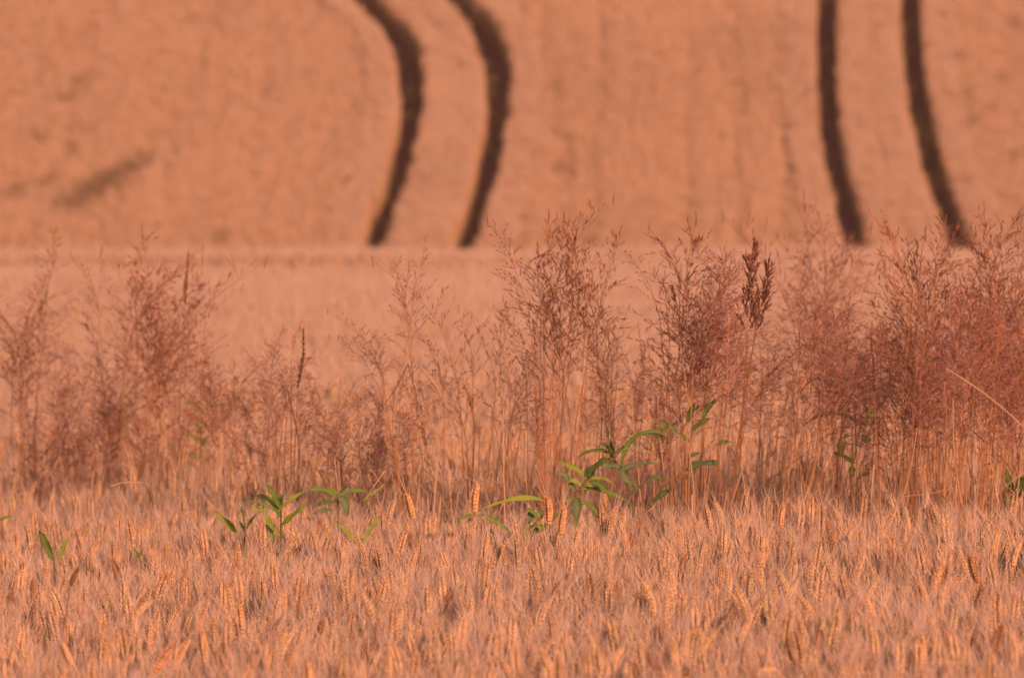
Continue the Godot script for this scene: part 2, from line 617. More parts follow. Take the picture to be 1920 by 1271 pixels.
func grass_stalk(label: String, base: Vector3, mid: Vector3, tip: Vector3, pan: float, kind: int, tint: float, leaf: int, turn: float) -> void:
	var o := thing("grass_stalk", base)
	tag(o, label, "grass", "single grass stalks of the weedy strip")
	var m := mid - base
	culm(o, "stem", Vector3(0, -0.02, 0), m, tip - base + Vector3(0, 0, 0.06 * cos(turn)), pan, kind, tint, 0.0032)
	for i in leaf:
		var l := part("dry_leaf", dry_leaf(0.2, 0.35, turn + 2.0, Color(0.2, 0.1, 0.05)), straw_material, o)
		l.position = m * 0.8


# ---------------------------------------------------------------- green weeds, straws, weeds on the slope

func leafy_plant(label: String, base: Vector3, called: String) -> Node3D:
	var o := thing(called, base)
	tag(o, label, "weed", "green leafy weeds between wheat and grass")
	return o


func green_stem(parent: Node3D, pts: Array) -> void:
	var b := Builder.new()
	var full := [Vector3(pts[0].x, -0.02, 0)] + pts
	var r := []
	for k in full.size(): r.append(lerpf(0.0034, 0.0018, float(k) / full.size()))
	b.tube(full, r, 6, Color(0.12, 0.12, 0.035))
	part("stem", b.mesh(), leaf_material, parent)


func green_leaf(parent: Node3D, a: Vector3, c: Vector3, e: Vector3, wide: float, tone: int) -> void:
	var st := SurfaceTool.new()
	st.begin(Mesh.PRIMITIVE_TRIANGLES)
	st.set_smooth_group(0)
	var col: Color = [Color(0.07, 0.145, 0.018), Color(0.17, 0.24, 0.018), Color(0.07, 0.125, 0.045), Color(0.042, 0.09, 0.016)][tone]
	col = vary(col, 0.15)
	var rib := col.lerp(Color(0.3, 0.3, 0.1), 0.35)
	var ctrl := c * 2.0 - (a + e) * 0.5
	var steps := 10
	var rows := []
	var facing := Vector3(around(0.35), 0.62, 0.78).normalized()
	for k in steps + 1:
		var t := float(k) / steps
		var p := a * (1 - t) * (1 - t) + ctrl * 2.0 * t * (1 - t) + e * t * t
		var d := ((ctrl - a) * (1 - t) + (e - ctrl) * t).normalized()
		var side := d.cross(facing).normalized()
		var up := side.cross(d).normalized()
		var w := wide * 0.43 * pow(sin(PI * pow(minf(t * 0.96 + 0.03, 1.0), 0.8)), 0.85)
		if k == steps: w = 0.0004
		var wave := 0.12 * wide * sin(t * 11.0 + wide * 900.0)
		rows.append([p - side * w + up * (w * 0.35 + wave), p, p + side * w + up * (w * 0.35 - wave)])
	for k in steps:
		for h in 2:
			for q in [[k, h], [k + 1, h], [k, h + 1], [k, h + 1], [k + 1, h], [k + 1, h + 1]]:
				st.set_color(rib if q[1] == 1 else col)
				st.add_vertex(rows[q[0]][q[1]])
	st.index()
	st.generate_normals()
	part("leaf", st.commit(), leaf_material, parent)


func straw(label: String, at: Vector3, pts: Array, wide: float) -> void:
	var b := Builder.new()
	var r := []
	for k in pts.size(): r.append(wide * 0.5 * (1.0 - 0.5 * k / pts.size()))
	b.tube(pts, r, 5, Color(0.46, 0.29, 0.14))
	var o := part("straw", b.mesh(), straw_material, self)
	o.name = numbered("straw")
	o.position = at
	tag(o, label, "straw")


func far_weed(x: float, depth: float, size: float, label: String) -> void:
	var o := thing("weed", Vector3(x, ground(x, depth), -depth))
	tag(o, label, "weed", "weeds scattered on the far slope")
	var high := 0.82 + size * 0.5
	var b := Builder.new()
	var s := Builder.new()
	s.tube([Vector3.ZERO, Vector3(0.02, high * 0.5, 0), Vector3(0, high, 0)], [0.008, 0.006, 0.003], 5, Color(0.14, 0.1, 0.04))
	for k in int(45 + 560.0 * maxf(0.0, size - 0.18)):
		var t := rng.randf()
		var p := Vector3(rng.randfn(0, 0.62) * size, 0.6 + (high - 0.5) * t, rng.randfn(0, 0.42) * size)
		var d := Vector3(around(), around(0.5) + 0.3, around()).normalized()
		var l := rng.randf_range(0.05, 0.1)
		b.ribbon([p, p + d * l * 0.5, p + d * l], [0.008, 0.034, 0.0], d.cross(Vector3(around(), around(), around())).normalized(), vary(Color(0.10, 0.075, 0.025), 0.4))
	part("stem", s.mesh(), leaf_material, o)
	var f := part("foliage", b.mesh(), leaf_material, o)
	tag(f, "", "", "", "stuff")


func undergrowth() -> void:
	var meshes := []
	var spots := []
	for k in 5:
		var b := Builder.new()
		for i in 16:
			var turn := rng.randf() * TAU
			var out := Vector3(cos(turn), 0, sin(turn))
			var h := rng.randf_range(0.35, 0.85)
			var w := rng.randf_range(0.05, 0.22)
			var p := Vector3(around(0.1), 0, around(0.1))
			b.ribbon([p, p + out * w * 0.2 + Vector3(0, h * 0.55, 0), p + out * w * 0.7 + Vector3(0, h * 0.95, 0), p + out * w * 1.3 + Vector3(0, h * 0.85, 0)], [0.005, 0.006, 0.004, 0.0], out.cross(Vector3.UP).rotated(out, around(1.0)), vary(leaf_color().lerp(Color(0.44, 0.3, 0.17), 0.65), 0.3))
		meshes.append(b.mesh())
		spots.append([])
	for i in 900:
		var x := around(3.2)
		var depth := verge(x) + rng.randf_range(0.1, 1.4)
		spots[rng.randi() % 5].append([Transform3D(Basis(Vector3.UP, rng.randf() * TAU).scaled(Vector3.ONE * rng.randf_range(0.8, 1.2)), Vector3(x, ground(x, depth), -depth)), Color.WHITE])
	var o := scatter("dry_grass", "matted dry grass leaves low between the tall grass stalks", meshes, spots)
	o.set_meta("category", "grass")
	for c in o.get_children(): c.name = "grass_tufts"


# ---------------------------------------------------------------- the land's surface

func land() -> void:
	var st := SurfaceTool.new()
	st.begin(Mesh.PRIMITIVE_TRIANGLES)
	var depths := []
	var d := -30.0
	while d < 1500.0:
		depths.append(d)
		d += 2.0 if d < 340.0 else 40.0
	var xs := []
	var x := -700.0
	while x <= 700.0:
		xs.append(x)
		x += 2.0 if absf(x + 1.0) < 44.0 else 41.0
	for r in depths.size():
		for q in xs.size():
			var bare := depths[r] < 295.0 and absf(xs[q]) < 34.0 as bool
			st.set_color(Color(0.20, 0.105, 0.055) if bare else Color(0.42, 0.29, 0.15))
			st.add_vertex(Vector3(xs[q], ground(xs[q], depths[r]), -depths[r]))
	var w := xs.size()
	for r in depths.size() - 1:
		for q in w - 1:
			var a := r * w + q
			for k in [a, a + w, a + 1, a + 1, a + w, a + w + 1]: st.add_index(k)
	st.generate_normals()
	var noise := NoiseTexture2D.new()
	var f := FastNoiseLite.new()
	f.seed = 5
	f.frequency = 0.02
	f.fractal_octaves = 5
	noise.noise = f
	noise.seamless = true
	noise.width = 512
	noise.height = 512
	var ramp := Gradient.new()
	ramp.set_color(0, Color(0.72, 0.7, 0.68))
	ramp.set_color(1, Color(1, 1, 1))
	noise.color_ramp = ramp
	var m := StandardMaterial3D.new()
	m.vertex_color_use_as_albedo = true
	m.albedo_texture = noise
	m.uv1_triplanar = true
	m.uv1_world_triplanar = true
	m.uv1_scale = Vector3(0.35, 0.35, 0.35)
	m.roughness = 0.95
	m.metallic_specular = 0.2
	var o := part("ground", st.commit(), m, self)
	tag(o, "brown soil of the field under the wheat, rising to a far slope", "ground", "", "structure")


# ---------------------------------------------------------------- everything

func _ready() -> void:
	rng.seed = 20240711
	bumps.seed = 3
	bumps.frequency = 0.05
	patches.seed = 9
	patches.frequency = 0.35

	var camera := Camera3D.new()
	camera.name = "camera"
	camera.position = Vector3(0, 2.1, 0)
	camera.rotation_degrees = Vector3(-1.471, 0, 0)
	var lens := CameraAttributesPhysical.new()
	lens.frustum_focal_length = 334.3
	lens.frustum_near = 0.5
	lens.frustum_far = 3000.0
	lens.frustum_focus_distance = 27.2
	lens.exposure_aperture = 9.4
	camera.attributes = lens
	camera.fov = 4.1125
	camera.near = 0.5
	camera.far = 3000.0
	add_child(camera)

	var env := Environment.new()
	env.background_mode = Environment.BG_SKY
	var sky := Sky.new()
	var air := ProceduralSkyMaterial.new()
	air.sky_top_color = Color(0.60, 0.53, 0.63)
	air.sky_horizon_color = Color(0.92, 0.72, 0.70)
	air.sky_curve = 0.2
	air.ground_bottom_color = Color(0.3, 0.22, 0.17)
	air.ground_horizon_color = Color(0.82, 0.63, 0.58)
	sky.sky_material = air
	env.sky = sky
	env.tonemap_mode = Environment.TONE_MAPPER_LINEAR
	env.tonemap_exposure = 1.6
	env.fog_enabled = true
	env.fog_density = 0.0002
	env.fog_light_color = Color(0.95, 0.78, 0.64)
	env.sdfgi_enabled = true
	env.ssao_enabled = true
	env.ssil_enabled = true
	var around_all := WorldEnvironment.new()
	around_all.name = "environment"
	around_all.environment = env
	add_child(around_all)

	var sun := DirectionalLight3D.new()
	sun.name = "sun"
	sun.rotation_degrees = Vector3(-15, 27, 0)
	sun.light_color = Color(1.0, 0.735, 0.645)
	sun.light_energy = 1.2
	sun.light_angular_distance = 2.0
	sun.shadow_enabled = true
	add_child(sun)

	straw_material = StandardMaterial3D.new()
	straw_material.vertex_color_use_as_albedo = true
	straw_material.roughness = 0.7
	straw_material.metallic_specular = 0.25
	straw_material.backlight_enabled = true
	straw_material.backlight = Color(0.4, 0.36, 0.3)
	leaf_material = StandardMaterial3D.new()
	leaf_material.vertex_color_use_as_albedo = true
	leaf_material.roughness = 0.6
	leaf_material.metallic_specular = 0.2
	leaf_material.backlight_enabled = true
	leaf_material.backlight = Color(0.35, 0.5, 0.2)

	land()
	make_wheat()
	var tufts := [make_patch(), make_patch(), make_patch(), make_patch(), make_patch()]
	near_wheat()
	patch_wheat("wheat", "ripe wheat of the near field behind the grass strip, up to its edge", tufts, -12.0, 12.0, 8.0, 92.0, false)
	patch_wheat("wheat", "ripe wheat covering the far slope between the wheel tracks", tufts, -30.0, 30.0, 186.0, 292.0, true)
	undergrowth()

	for kind in 5:
		var some := []
		for k in 4: some.append(panicle(kind))
		panicles.append(some)
	grass_clump("pale purple grass clump cut by the left edge, most blurred", Vector3(-1.944, -0.208, -37.000), 0.084, Vector2(0.000, 1.526), Vector2(0.117, 0.138), Vector2(0.314, 0.481), 9, [1, 0], 7, 0, 0.35, 1.00)
	grass_stalk("tall single reddish grass plume near the left edge, above its neighbours", Vector3(-1.784, -0.175, -36.300), Vector3(-1.794, 1.323, -36.300), Vector3(-1.747, 1.600, -36.300), 0.308, 0, 0.90, 0, 0.00)
	grass_clump("low purple grass clump between the left edge and the tallest left plume", Vector3(-1.708, -0.161, -36.000), 0.092, Vector2(-0.020, 1.225), Vector2(0.177, 0.134), Vector2(0.264, 0.407), 13, [1, 1, 0], 10, 0, 0.35, 1.00)
	grass_clump("thin grass clump with two bent tips left of the tall left plume", Vector3(-1.605, -0.142, -36.900), 0.042, Vector2(-0.010, 1.577), Vector2(0.056, 0.092), Vector2(0.271, 0.375), 4, [0, 2], 3, 0, 0.35, 1.00)
	grass_clump("tall dense reddish brown grass clump, tallest of the left half", Vector3(-1.444, -0.115, -35.500), 0.080, Vector2(0.044, 1.665), Vector2(0.116, 0.090), Vector2(0.461, 0.662), 9, [0, 1, 2], 10, 0, 0.35, 1.20)
	grass_clump("dense brown grass clump leaning left below the tallest left plume", Vector3(-1.511, -0.126, -35.900), 0.101, Vector2(-0.081, 1.315), Vector2(0.162, 0.134), Vector2(0.325, 0.487), 11, [0, 1, 1], 11, 0, 0.35, 1.20)
	grass_clump("loose grass clump with small dark tips right of the tallest left plume", Vector3(-1.296, -0.092, -35.300), 0.080, Vector2(0.080, 1.466), Vector2(0.150, 0.110), Vector2(0.279, 0.439), 9, [0, 2, 0], 7, 0, 0.35, 1.00)
	grass_stalk("narrow dark grass plume with a hooked tip right of the tallest left clump", Vector3(-1.256, -0.087, -35.300), Vector3(-1.227, 1.264, -35.300), Vector3(-1.207, 1.528, -35.300), 0.219, 3, 1.00, 0, 0.00)
	grass_clump("brown olive grass clump over yellowish green leaves, left of centre", Vector3(-1.108, -0.067, -34.700), 0.059, Vector2(0.000, 1.199), Vector2(0.110, 0.096), Vector2(0.235, 0.353), 11, [0, 1], 7, 0, 0.35, 1.00)
	grass_clump("faint wispy purple grass clump between the left clumps and the dark spike", Vector3(-0.858, -0.040, -32.300), 0.082, Vector2(0.000, 1.248), Vector2(0.159, 0.141), Vector2(0.219, 0.328), 11, [1, 2, 1], 8, 0, 0.35, 1.00)
	grass_stalk("narrow dark drooping grass spike standing alone left of centre", Vector3(-0.708, -0.028, -31.800), Vector3(-0.719, 1.132, -31.800), Vector3(-0.697, 1.336, -31.800), 0.234, 3, 0.95, 1, 0.00)
	grass_stalk("thin pale grass stalk just left of the dark drooping spike", Vector3(-0.757, -0.032, -31.900), Vector3(-0.748, 1.165, -31.900), Vector3(-0.748, 1.359, -31.900), 0.198, 2, 1.10, 0, 0.00)
	grass_clump("low purple brown grass cloud between the dark spike and the leaning stalks", Vector3(-0.569, -0.018, -31.500), 0.098, Vector2(0.000, 1.114), Vector2(0.133, 0.098), Vector2(0.196, 0.303), 15, [1, 1, 0], 10, 0, 0.35, 1.00)
	grass_stalk("bushy grass plume with small dark crest on a stem slanting down right", Vector3(-0.218, -0.003, -30.900), Vector3(-0.428, 1.203, -30.900), Vector3(-0.457, 1.424, -30.900), 0.262, 0, 1.00, 0, 0.50)
	grass_stalk("second plume under the bushy crest, half hidden on a slanting stem", Vector3(-0.246, -0.003, -31.100), Vector3(-0.448, 1.171, -31.100), Vector3(-0.506, 1.364, -31.100), 0.246, 1, 1.00, 0, 2.50)
	grass_stalk("open wispy grass stalk arching right at its tip, long bare slanting stem", Vector3(-0.190, -0.002, -30.600), Vector3(-0.332, 1.376, -30.600), Vector3(-0.277, 1.614, -30.600), 0.328, 2, 0.95, 1, 0.40)
	grass_stalk("wispy grass stalk with two small dark nodes, left of the arching one", Vector3(-0.195, -0.002, -30.800), Vector3(-0.345, 1.371, -30.800), Vector3(-0.369, 1.580, -30.800), 0.296, 2, 0.95, 0, 2.20)
	grass_stalk("feathery tan grass stalk with pointed tip in the gap right of the arching stalk", Vector3(-0.160, -0.001, -30.700), Vector3(-0.180, 1.217, -30.700), Vector3(-0.222, 1.613, -30.700), 0.451, 2, 1.00, 1, 1.00)
	grass_clump("small tan grass group around the feathery pointed stalk", Vector3(-0.140, -0.001, -30.900), 0.052, Vector2(0.026, 1.335), Vector2(0.119, 0.115), Vector2(0.262, 0.402), 7, [2, 0, 2], 6, 1, 0.35, 1.00)
	grass_stalk("thin grass stalk with flat spreading top left of the tall middle clump", Vector3(-0.034, -0.000, -30.500), Vector3(-0.043, 1.206, -30.500), Vector3(-0.072, 1.421, -30.500), 0.293, 2, 0.90, 1, 2.00)
	grass_clump("tall middle grass clump with fine reddish brown plumes and straight stems", Vector3(0.128, 0.004, -30.300), 0.103, Vector2(-0.034, 1.670), Vector2(0.159, 0.122), Vector2(0.342, 0.514), 13, [0, 0, 2], 7, 6, 0.30, 1.00)
	grass_stalk("tallest needle tipped grass stalk of the middle clump", Vector3(0.136, 0.004, -30.200), Vector3(0.126, 1.453, -30.200), Vector3(0.119, 1.774, -30.200), 0.375, 2, 0.80, 0, 1.00)
	grass_stalk("grass stalk with dark nodding tuft at the upper left of the middle clump", Vector3(0.068, 0.002, -30.100), Vector3(0.043, 1.489, -30.100), Vector3(0.003, 1.745, -30.100), 0.357, 0, 1.00, 0, 2.00)
	grass_clump("purple brown grass tuft low in front of the middle clump", Vector3(0.136, 0.004, -30.000), 0.051, Vector2(-0.025, 1.233), Vector2(0.115, 0.075), Vector2(0.169, 0.237), 7, [1, 0], 6, 2, 0.35, 1.00)
	grass_stalk("pale wispy grass stalk between the middle clump and the dark right clump", Vector3(0.334, 0.010, -30.800), Vector3(0.327, 1.284, -30.800), Vector3(0.331, 1.493, -30.800), 0.278, 2, 1.10, 0, 0.00)
	grass_clump("low purple grass cloud between the middle clump and the dark clump", Vector3(0.357, 0.011, -30.800), 0.087, Vector2(0.000, 1.238), Vector2(0.118, 0.115), Vector2(0.226, 0.331), 13, [1, 1, 0], 7, 2, 0.35, 1.00)
	grass_clump("dark dense purple brown grass clump, narrow, right of the middle", Vector3(0.559, 0.017, -30.000), 0.076, Vector2(-0.020, 1.610), Vector2(0.115, 0.131), Vector2(0.373, 0.542), 17, [0, 1, 1], 8, 7, 0.35, 1.00)
	grass_stalk("thin grass stalk with open spray at the left of the dark dense clump", Vector3(0.508, 0.015, -29.800), Vector3(0.471, 1.361, -29.800), Vector3(0.434, 1.681, -29.800), 0.286, 2, 0.70, 0, 2.60)
	grass_clump("lower purple grass cloud hanging right of the dark dense clump", Vector3(0.614, 0.018, -30.200), 0.068, Vector2(0.034, 1.384), Vector2(0.106, 0.113), Vector2(0.239, 0.341), 9, [1, 1], 4, 2, 0.35, 1.00)
	grass_stalk("dark brown oat like grass stalk, left of a close pair", Vector3(0.670, 0.020, -29.300), Vector3(0.735, 1.406, -29.300), Vector3(0.753, 1.666, -29.300), 0.306, 4, 1.00, 0, 1.50)
	grass_stalk("dark brown oat like grass stalk, right and shorter of a close pair", Vector3(0.647, 0.019, -29.200), Vector3(0.759, 1.392, -29.200), Vector3(0.805, 1.617, -29.200), 0.264, 4, 1.00, 0, 0.20)
	grass_clump("pale pink blurred grass clump behind the oat like pair", Vector3(1.114, 0.033, -36.500), 0.072, Vector2(0.031, 1.615), Vector2(0.115, 0.124), Vector2(0.516, 0.681), 9, [2, 1, 2], 4, 0, 0.35, 1.00)
	grass_clump("purple grass plume bending right beside the oat like pair", Vector3(0.833, 0.025, -29.800), 0.051, Vector2(0.109, 1.437), Vector2(0.072, 0.082), Vector2(0.286, 0.404), 11, [1, 1, 0], 6, 3, 0.35, 1.00)
	grass_clump("soft purple grass clump left of the big right hand mass", Vector3(1.121, 0.034, -31.500), 0.089, Vector2(0.009, 1.356), Vector2(0.133, 0.098), Vector2(0.267, 0.392), 15, [1, 1], 7, 4, 0.35, 1.25)
	grass_stalk("short dark narrow grass spike against the left side of the right mass", Vector3(1.134, 0.034, -29.300), Vector3(1.126, 1.175, -29.300), Vector3(1.112, 1.370, -29.300), 0.199, 3, 1.00, 0, 0.00)
	grass_clump("tall loose grass clump with open sprays rising from the right mass", Vector3(1.288, 0.039, -30.600), 0.078, Vector2(0.017, 1.648), Vector2(0.086, 0.114), Vector2(0.398, 0.553), 13, [0, 2, 0], 8, 5, 0.35, 1.25)
	grass_clump("dense reddish grass clump in the middle of the right mass", Vector3(1.331, 0.040, -30.200), 0.102, Vector2(0.000, 1.448), Vector2(0.159, 0.113), Vector2(0.341, 0.495), 20, [0, 1, 0], 13, 10, 0.35, 1.25)
	grass_clump("tall grass clump leaning right with dark tip at the right edge", Vector3(1.519, 0.046, -30.900), 0.096, Vector2(0.061, 1.637), Vector2(0.098, 0.096), Vector2(0.402, 0.576), 15, [0, 0, 1], 11, 6, 0.35, 1.25)
	grass_stalk("grass stalk ending in the dark tuft highest at the right edge", Vector3(1.498, 0.045, -30.300), Vector3(1.532, 1.485, -30.300), Vector3(1.592, 1.759, -30.300), 0.291, 0, 0.80, 0, 0.60)
	grass_clump("dense dark brown grass clump filling the right edge", Vector3(1.580, 0.047, -30.400), 0.103, Vector2(0.017, 1.453), Vector2(0.129, 0.113), Vector2(0.344, 0.515), 20, [0, 1, 0], 14, 10, 0.35, 1.25)
	grass_clump("purple grass clump in front at the foot of the right mass", Vector3(1.405, 0.042, -29.600), 0.100, Vector2(-0.017, 1.357), Vector2(0.167, 0.092), Vector2(0.284, 0.401), 17, [1, 0, 1], 11, 8, 0.35, 1.25)
	grass_clump("thin bare grass stems right of the oat like pair", Vector3(0.965, 0.029, -30.500), 0.121, Vector2(0.017, 1.194), Vector2(0.150, 0.114), Vector2(0.190, 0.258), 7, [1, 2], 7, 5, 0.35, 1.00)
	grass_clump("thin reddish grass between the purple wisp and the dark drooping spike", Vector3(-0.757, -0.032, -31.900), 0.063, Vector2(0.009, 1.214), Vector2(0.099, 0.126), Vector2(0.198, 0.306), 6, [0, 2, 1], 6, 2, 0.35, 1.00)
	grass_clump("loose grass of thin stems under the bushy crest", Vector3(-0.353, -0.007, -31.200), 0.123, Vector2(-0.053, 1.227), Vector2(0.123, 0.159), Vector2(0.194, 0.317), 7, [0, 1, 2], 7, 5, 0.35, 1.00)
	grass_clump("fine open grass left of the feathery pointed stalk", Vector3(-0.280, -0.004, -31.000), 0.070, Vector2(-0.035, 1.441), Vector2(0.088, 0.140), Vector2(0.228, 0.350), 4, [2, 0], 4, 2, 0.35, 1.00)
	grass_clump("fine reddish grass between the flat topped stalk and the middle clump", Vector3(-0.026, -0.000, -30.600), 0.052, Vector2(0.000, 1.358), Vector2(0.069, 0.138), Vector2(0.225, 0.328), 5, [0, 2, 0], 6, 4, 0.35, 1.00)
	grass_clump("fine tan grass right of the middle clump", Vector3(0.259, 0.008, -30.600), 0.061, Vector2(0.009, 1.437), Vector2(0.078, 0.121), Vector2(0.225, 0.346), 6, [0, 2, 0], 6, 5, 0.35, 1.00)
	grass_clump("soft grass behind the oat like pair", Vector3(0.816, 0.024, -31.400), 0.080, Vector2(0.018, 1.314), Vector2(0.089, 0.124), Vector2(0.231, 0.337), 7, [1, 0, 1], 6, 5, 0.35, 1.00)
	grass_clump("feathery purple grass arching right at the left of the right mass", Vector3(1.031, 0.031, -30.400), 0.086, Vector2(0.069, 1.367), Vector2(0.094, 0.103), Vector2(0.292, 0.395), 10, [1, 0], 7, 6, 0.35, 1.25)
	grass_clump("reddish grass clump low in the left part of the right mass", Vector3(1.203, 0.036, -30.000), 0.076, Vector2(-0.008, 1.354), Vector2(0.085, 0.119), Vector2(0.254, 0.373), 10, [0, 1], 8, 7, 0.35, 1.25)
	grass_clump("blurred brown grass low at the far left, behind the wheat", Vector3(-1.835, -0.185, -36.500), 0.144, Vector2(0.010, 1.133), Vector2(0.165, 0.144), Vector2(0.268, 0.392), 9, [0, 1, 0], 11, 4, 0.35, 1.00)
	grass_clump("blurred brown grass low under the tall left clump", Vector3(-1.346, -0.100, -36.100), 0.163, Vector2(0.020, 1.141), Vector2(0.184, 0.163), Vector2(0.286, 0.408), 12, [0, 1, 0], 13, 5, 0.35, 1.00)
	var p: Node3D
	p = leafy_plant("bright green narrow leaved weed, star shaped, left of centre in the wheat", Vector3(-0.709, -0.028, -28.900), "leafy_weed")
	green_stem(p, [Vector3(0.000, 0.758, 0.000), Vector3(0.000, 0.815, 0.000), Vector3(0.002, 0.872, 0.000)])
	green_leaf(p, Vector3(-0.003, 0.867, 0.000), Vector3(-0.025, 0.913, 0.027), Vector3(-0.047, 0.944, 0.049), 0.0229, 0)
	green_leaf(p, Vector3(0.000, 0.849, 0.000), Vector3(-0.036, 0.892, -0.022), Vector3(-0.087, 0.903, -0.041), 0.0245, 1)
	green_leaf(p, Vector3(-0.003, 0.849, 0.000), Vector3(-0.056, 0.880, 0.012), Vector3(-0.108, 0.888, 0.022), 0.0147, 0)
	green_leaf(p, Vector3(0.000, 0.864, 0.000), Vector3(0.039, 0.897, -0.038), Vector3(0.087, 0.924, -0.069), 0.0163, 1)
	green_leaf(p, Vector3(0.000, 0.813, 0.000), Vector3(0.039, 0.846, 0.028), Vector3(0.085, 0.888, 0.051), 0.0261, 1)
	green_leaf(p, Vector3(-0.010, 0.867, 0.000), Vector3(0.002, 0.899, -0.005), Vector3(0.015, 0.921, -0.009), 0.0131, 0)
	green_leaf(p, Vector3(-0.021, 0.795, 0.000), Vector3(-0.049, 0.848, 0.029), Vector3(-0.069, 0.877, 0.052), 0.0229, 1)
	green_leaf(p, Vector3(-0.021, 0.761, 0.000), Vector3(-0.036, 0.796, -0.014), Vector3(-0.051, 0.820, -0.026), 0.0261, 0)
	green_leaf(p, Vector3(-0.003, 0.838, 0.000), Vector3(-0.011, 0.853, 0.003), Vector3(-0.018, 0.864, 0.006), 0.0163, 0)
	green_leaf(p, Vector3(-0.010, 0.781, 0.000), Vector3(-0.014, 0.798, -0.011), Vector3(-0.018, 0.810, -0.020), 0.0163, 1)
	green_leaf(p, Vector3(0.002, 0.872, 0.000), Vector3(0.004, 0.893, 0.009), Vector3(0.007, 0.908, 0.016), 0.0147, 0)
	p = leafy_plant("small green weed with one long slanting leaf left of the star shaped weed", Vector3(-0.831, -0.038, -29.200), "leafy_weed")
	green_stem(p, [Vector3(0.000, 0.737, 0.000), Vector3(0.005, 0.803, 0.000), Vector3(-0.007, 0.861, 0.000)])
	green_leaf(p, Vector3(-0.016, 0.784, 0.000), Vector3(-0.051, 0.817, 0.031), Vector3(-0.089, 0.858, 0.057), 0.0280, 1)
	green_leaf(p, Vector3(0.003, 0.838, 0.000), Vector3(-0.003, 0.855, -0.007), Vector3(-0.010, 0.868, -0.013), 0.0148, 0)
	green_leaf(p, Vector3(0.007, 0.798, 0.000), Vector3(0.025, 0.829, 0.007), Vector3(0.043, 0.850, 0.013), 0.0115, 0)
	green_leaf(p, Vector3(0.003, 0.790, 0.000), Vector3(-0.007, 0.810, -0.014), Vector3(-0.016, 0.823, -0.025), 0.0132, 0)
	green_leaf(p, Vector3(0.049, 0.856, 0.000), Vector3(0.033, 0.861, 0.008), Vector3(0.016, 0.861, 0.015), 0.0115, 1)
	p = leafy_plant("dark green weed with drooping leaves right of the star shaped weed", Vector3(-0.549, -0.017, -29.800), "leafy_weed")
	green_stem(p, [Vector3(0.000, 0.704, 0.000), Vector3(0.000, 0.788, 0.000), Vector3(-0.002, 0.856, 0.000)])
	green_leaf(p, Vector3(-0.002, 0.850, 0.000), Vector3(-0.049, 0.876, 0.029), Vector3(-0.096, 0.872, 0.053), 0.0236, 0)
	green_leaf(p, Vector3(0.002, 0.847, 0.000), Vector3(0.044, 0.871, -0.023), Vector3(0.106, 0.862, -0.042), 0.0219, 0)
	green_leaf(p, Vector3(-0.003, 0.850, 0.000), Vector3(0.020, 0.830, 0.008), Vector3(0.027, 0.780, 0.015), 0.0337, 2)
	green_leaf(p, Vector3(-0.002, 0.835, 0.000), Vector3(-0.047, 0.832, -0.030), Vector3(-0.084, 0.815, -0.055), 0.0202, 0)
	green_leaf(p, Vector3(-0.017, 0.808, 0.000), Vector3(-0.047, 0.810, 0.019), Vector3(-0.093, 0.793, 0.035), 0.0185, 2)
	green_leaf(p, Vector3(-0.002, 0.862, 0.000), Vector3(-0.023, 0.873, -0.004), Vector3(-0.044, 0.877, -0.007), 0.0152, 1)
	green_leaf(p, Vector3(0.002, 0.861, 0.000), Vector3(0.013, 0.875, 0.010), Vector3(0.024, 0.884, 0.018), 0.0101, 0)
	green_leaf(p, Vector3(0.076, 0.839, 0.000), Vector3(0.114, 0.869, -0.020), Vector3(0.153, 0.884, -0.036), 0.0084, 1)
	p = leafy_plant("low green weed with two leaves spread in a V", Vector3(-0.448, -0.011, -27.900), "leafy_weed")
	green_stem(p, [Vector3(0.000, 0.749, 0.000), Vector3(0.000, 0.804, 0.000)])
	green_leaf(p, Vector3(-0.019, 0.793, 0.000), Vector3(-0.050, 0.831, 0.027), Vector3(-0.082, 0.855, 0.048), 0.0142, 1)
	green_leaf(p, Vector3(0.008, 0.793, 0.000), Vector3(0.035, 0.841, -0.021), Vector3(0.061, 0.874, -0.039), 0.0142, 1)
	green_leaf(p, Vector3(-0.006, 0.803, 0.000), Vector3(-0.020, 0.814, 0.004), Vector3(-0.033, 0.820, 0.006), 0.0142, 1)
	green_leaf(p, Vector3(0.005, 0.785, 0.000), Vector3(0.008, 0.798, -0.008), Vector3(0.011, 0.807, -0.015), 0.0158, 1)
	p = leafy_plant("single blurred green blade pair at the far left of the wheat", Vector3(-1.360, -0.102, -28.000), "leafy_weed")
	green_stem(p, [Vector3(0.000, 0.788, 0.000), Vector3(-0.003, 0.835, 0.000)])
	green_leaf(p, Vector3(-0.005, 0.827, 0.000), Vector3(-0.028, 0.882, 0.030), Vector3(-0.043, 0.917, 0.054), 0.0285, 0)
	green_leaf(p, Vector3(0.013, 0.827, 0.000), Vector3(0.028, 0.866, -0.016), Vector3(0.044, 0.894, -0.029), 0.0142, 1)
	p = leafy_plant("brownish green leaf entering from the left edge", Vector3(-1.697, -0.158, -30.500), "leafy_weed")
	green_stem(p, [Vector3(0.000, 0.830, 0.000), Vector3(0.005, 0.861, 0.000)])
	green_leaf(p, Vector3(0.005, 0.861, 0.000), Vector3(0.043, 0.889, 0.026), Vector3(0.081, 0.904, 0.048), 0.0190, 1)
	p = leafy_plant("faint small green leaf left of the slanting leaf weed", Vector3(-1.109, -0.068, -28.200), "leafy_weed")
	green_stem(p, [Vector3(0.000, 0.764, 0.000), Vector3(-0.003, 0.783, 0.000)])
	green_leaf(p, Vector3(-0.003, 0.780, 0.000), Vector3(-0.013, 0.802, 0.013), Vector3(-0.022, 0.818, 0.024), 0.0143, 0)
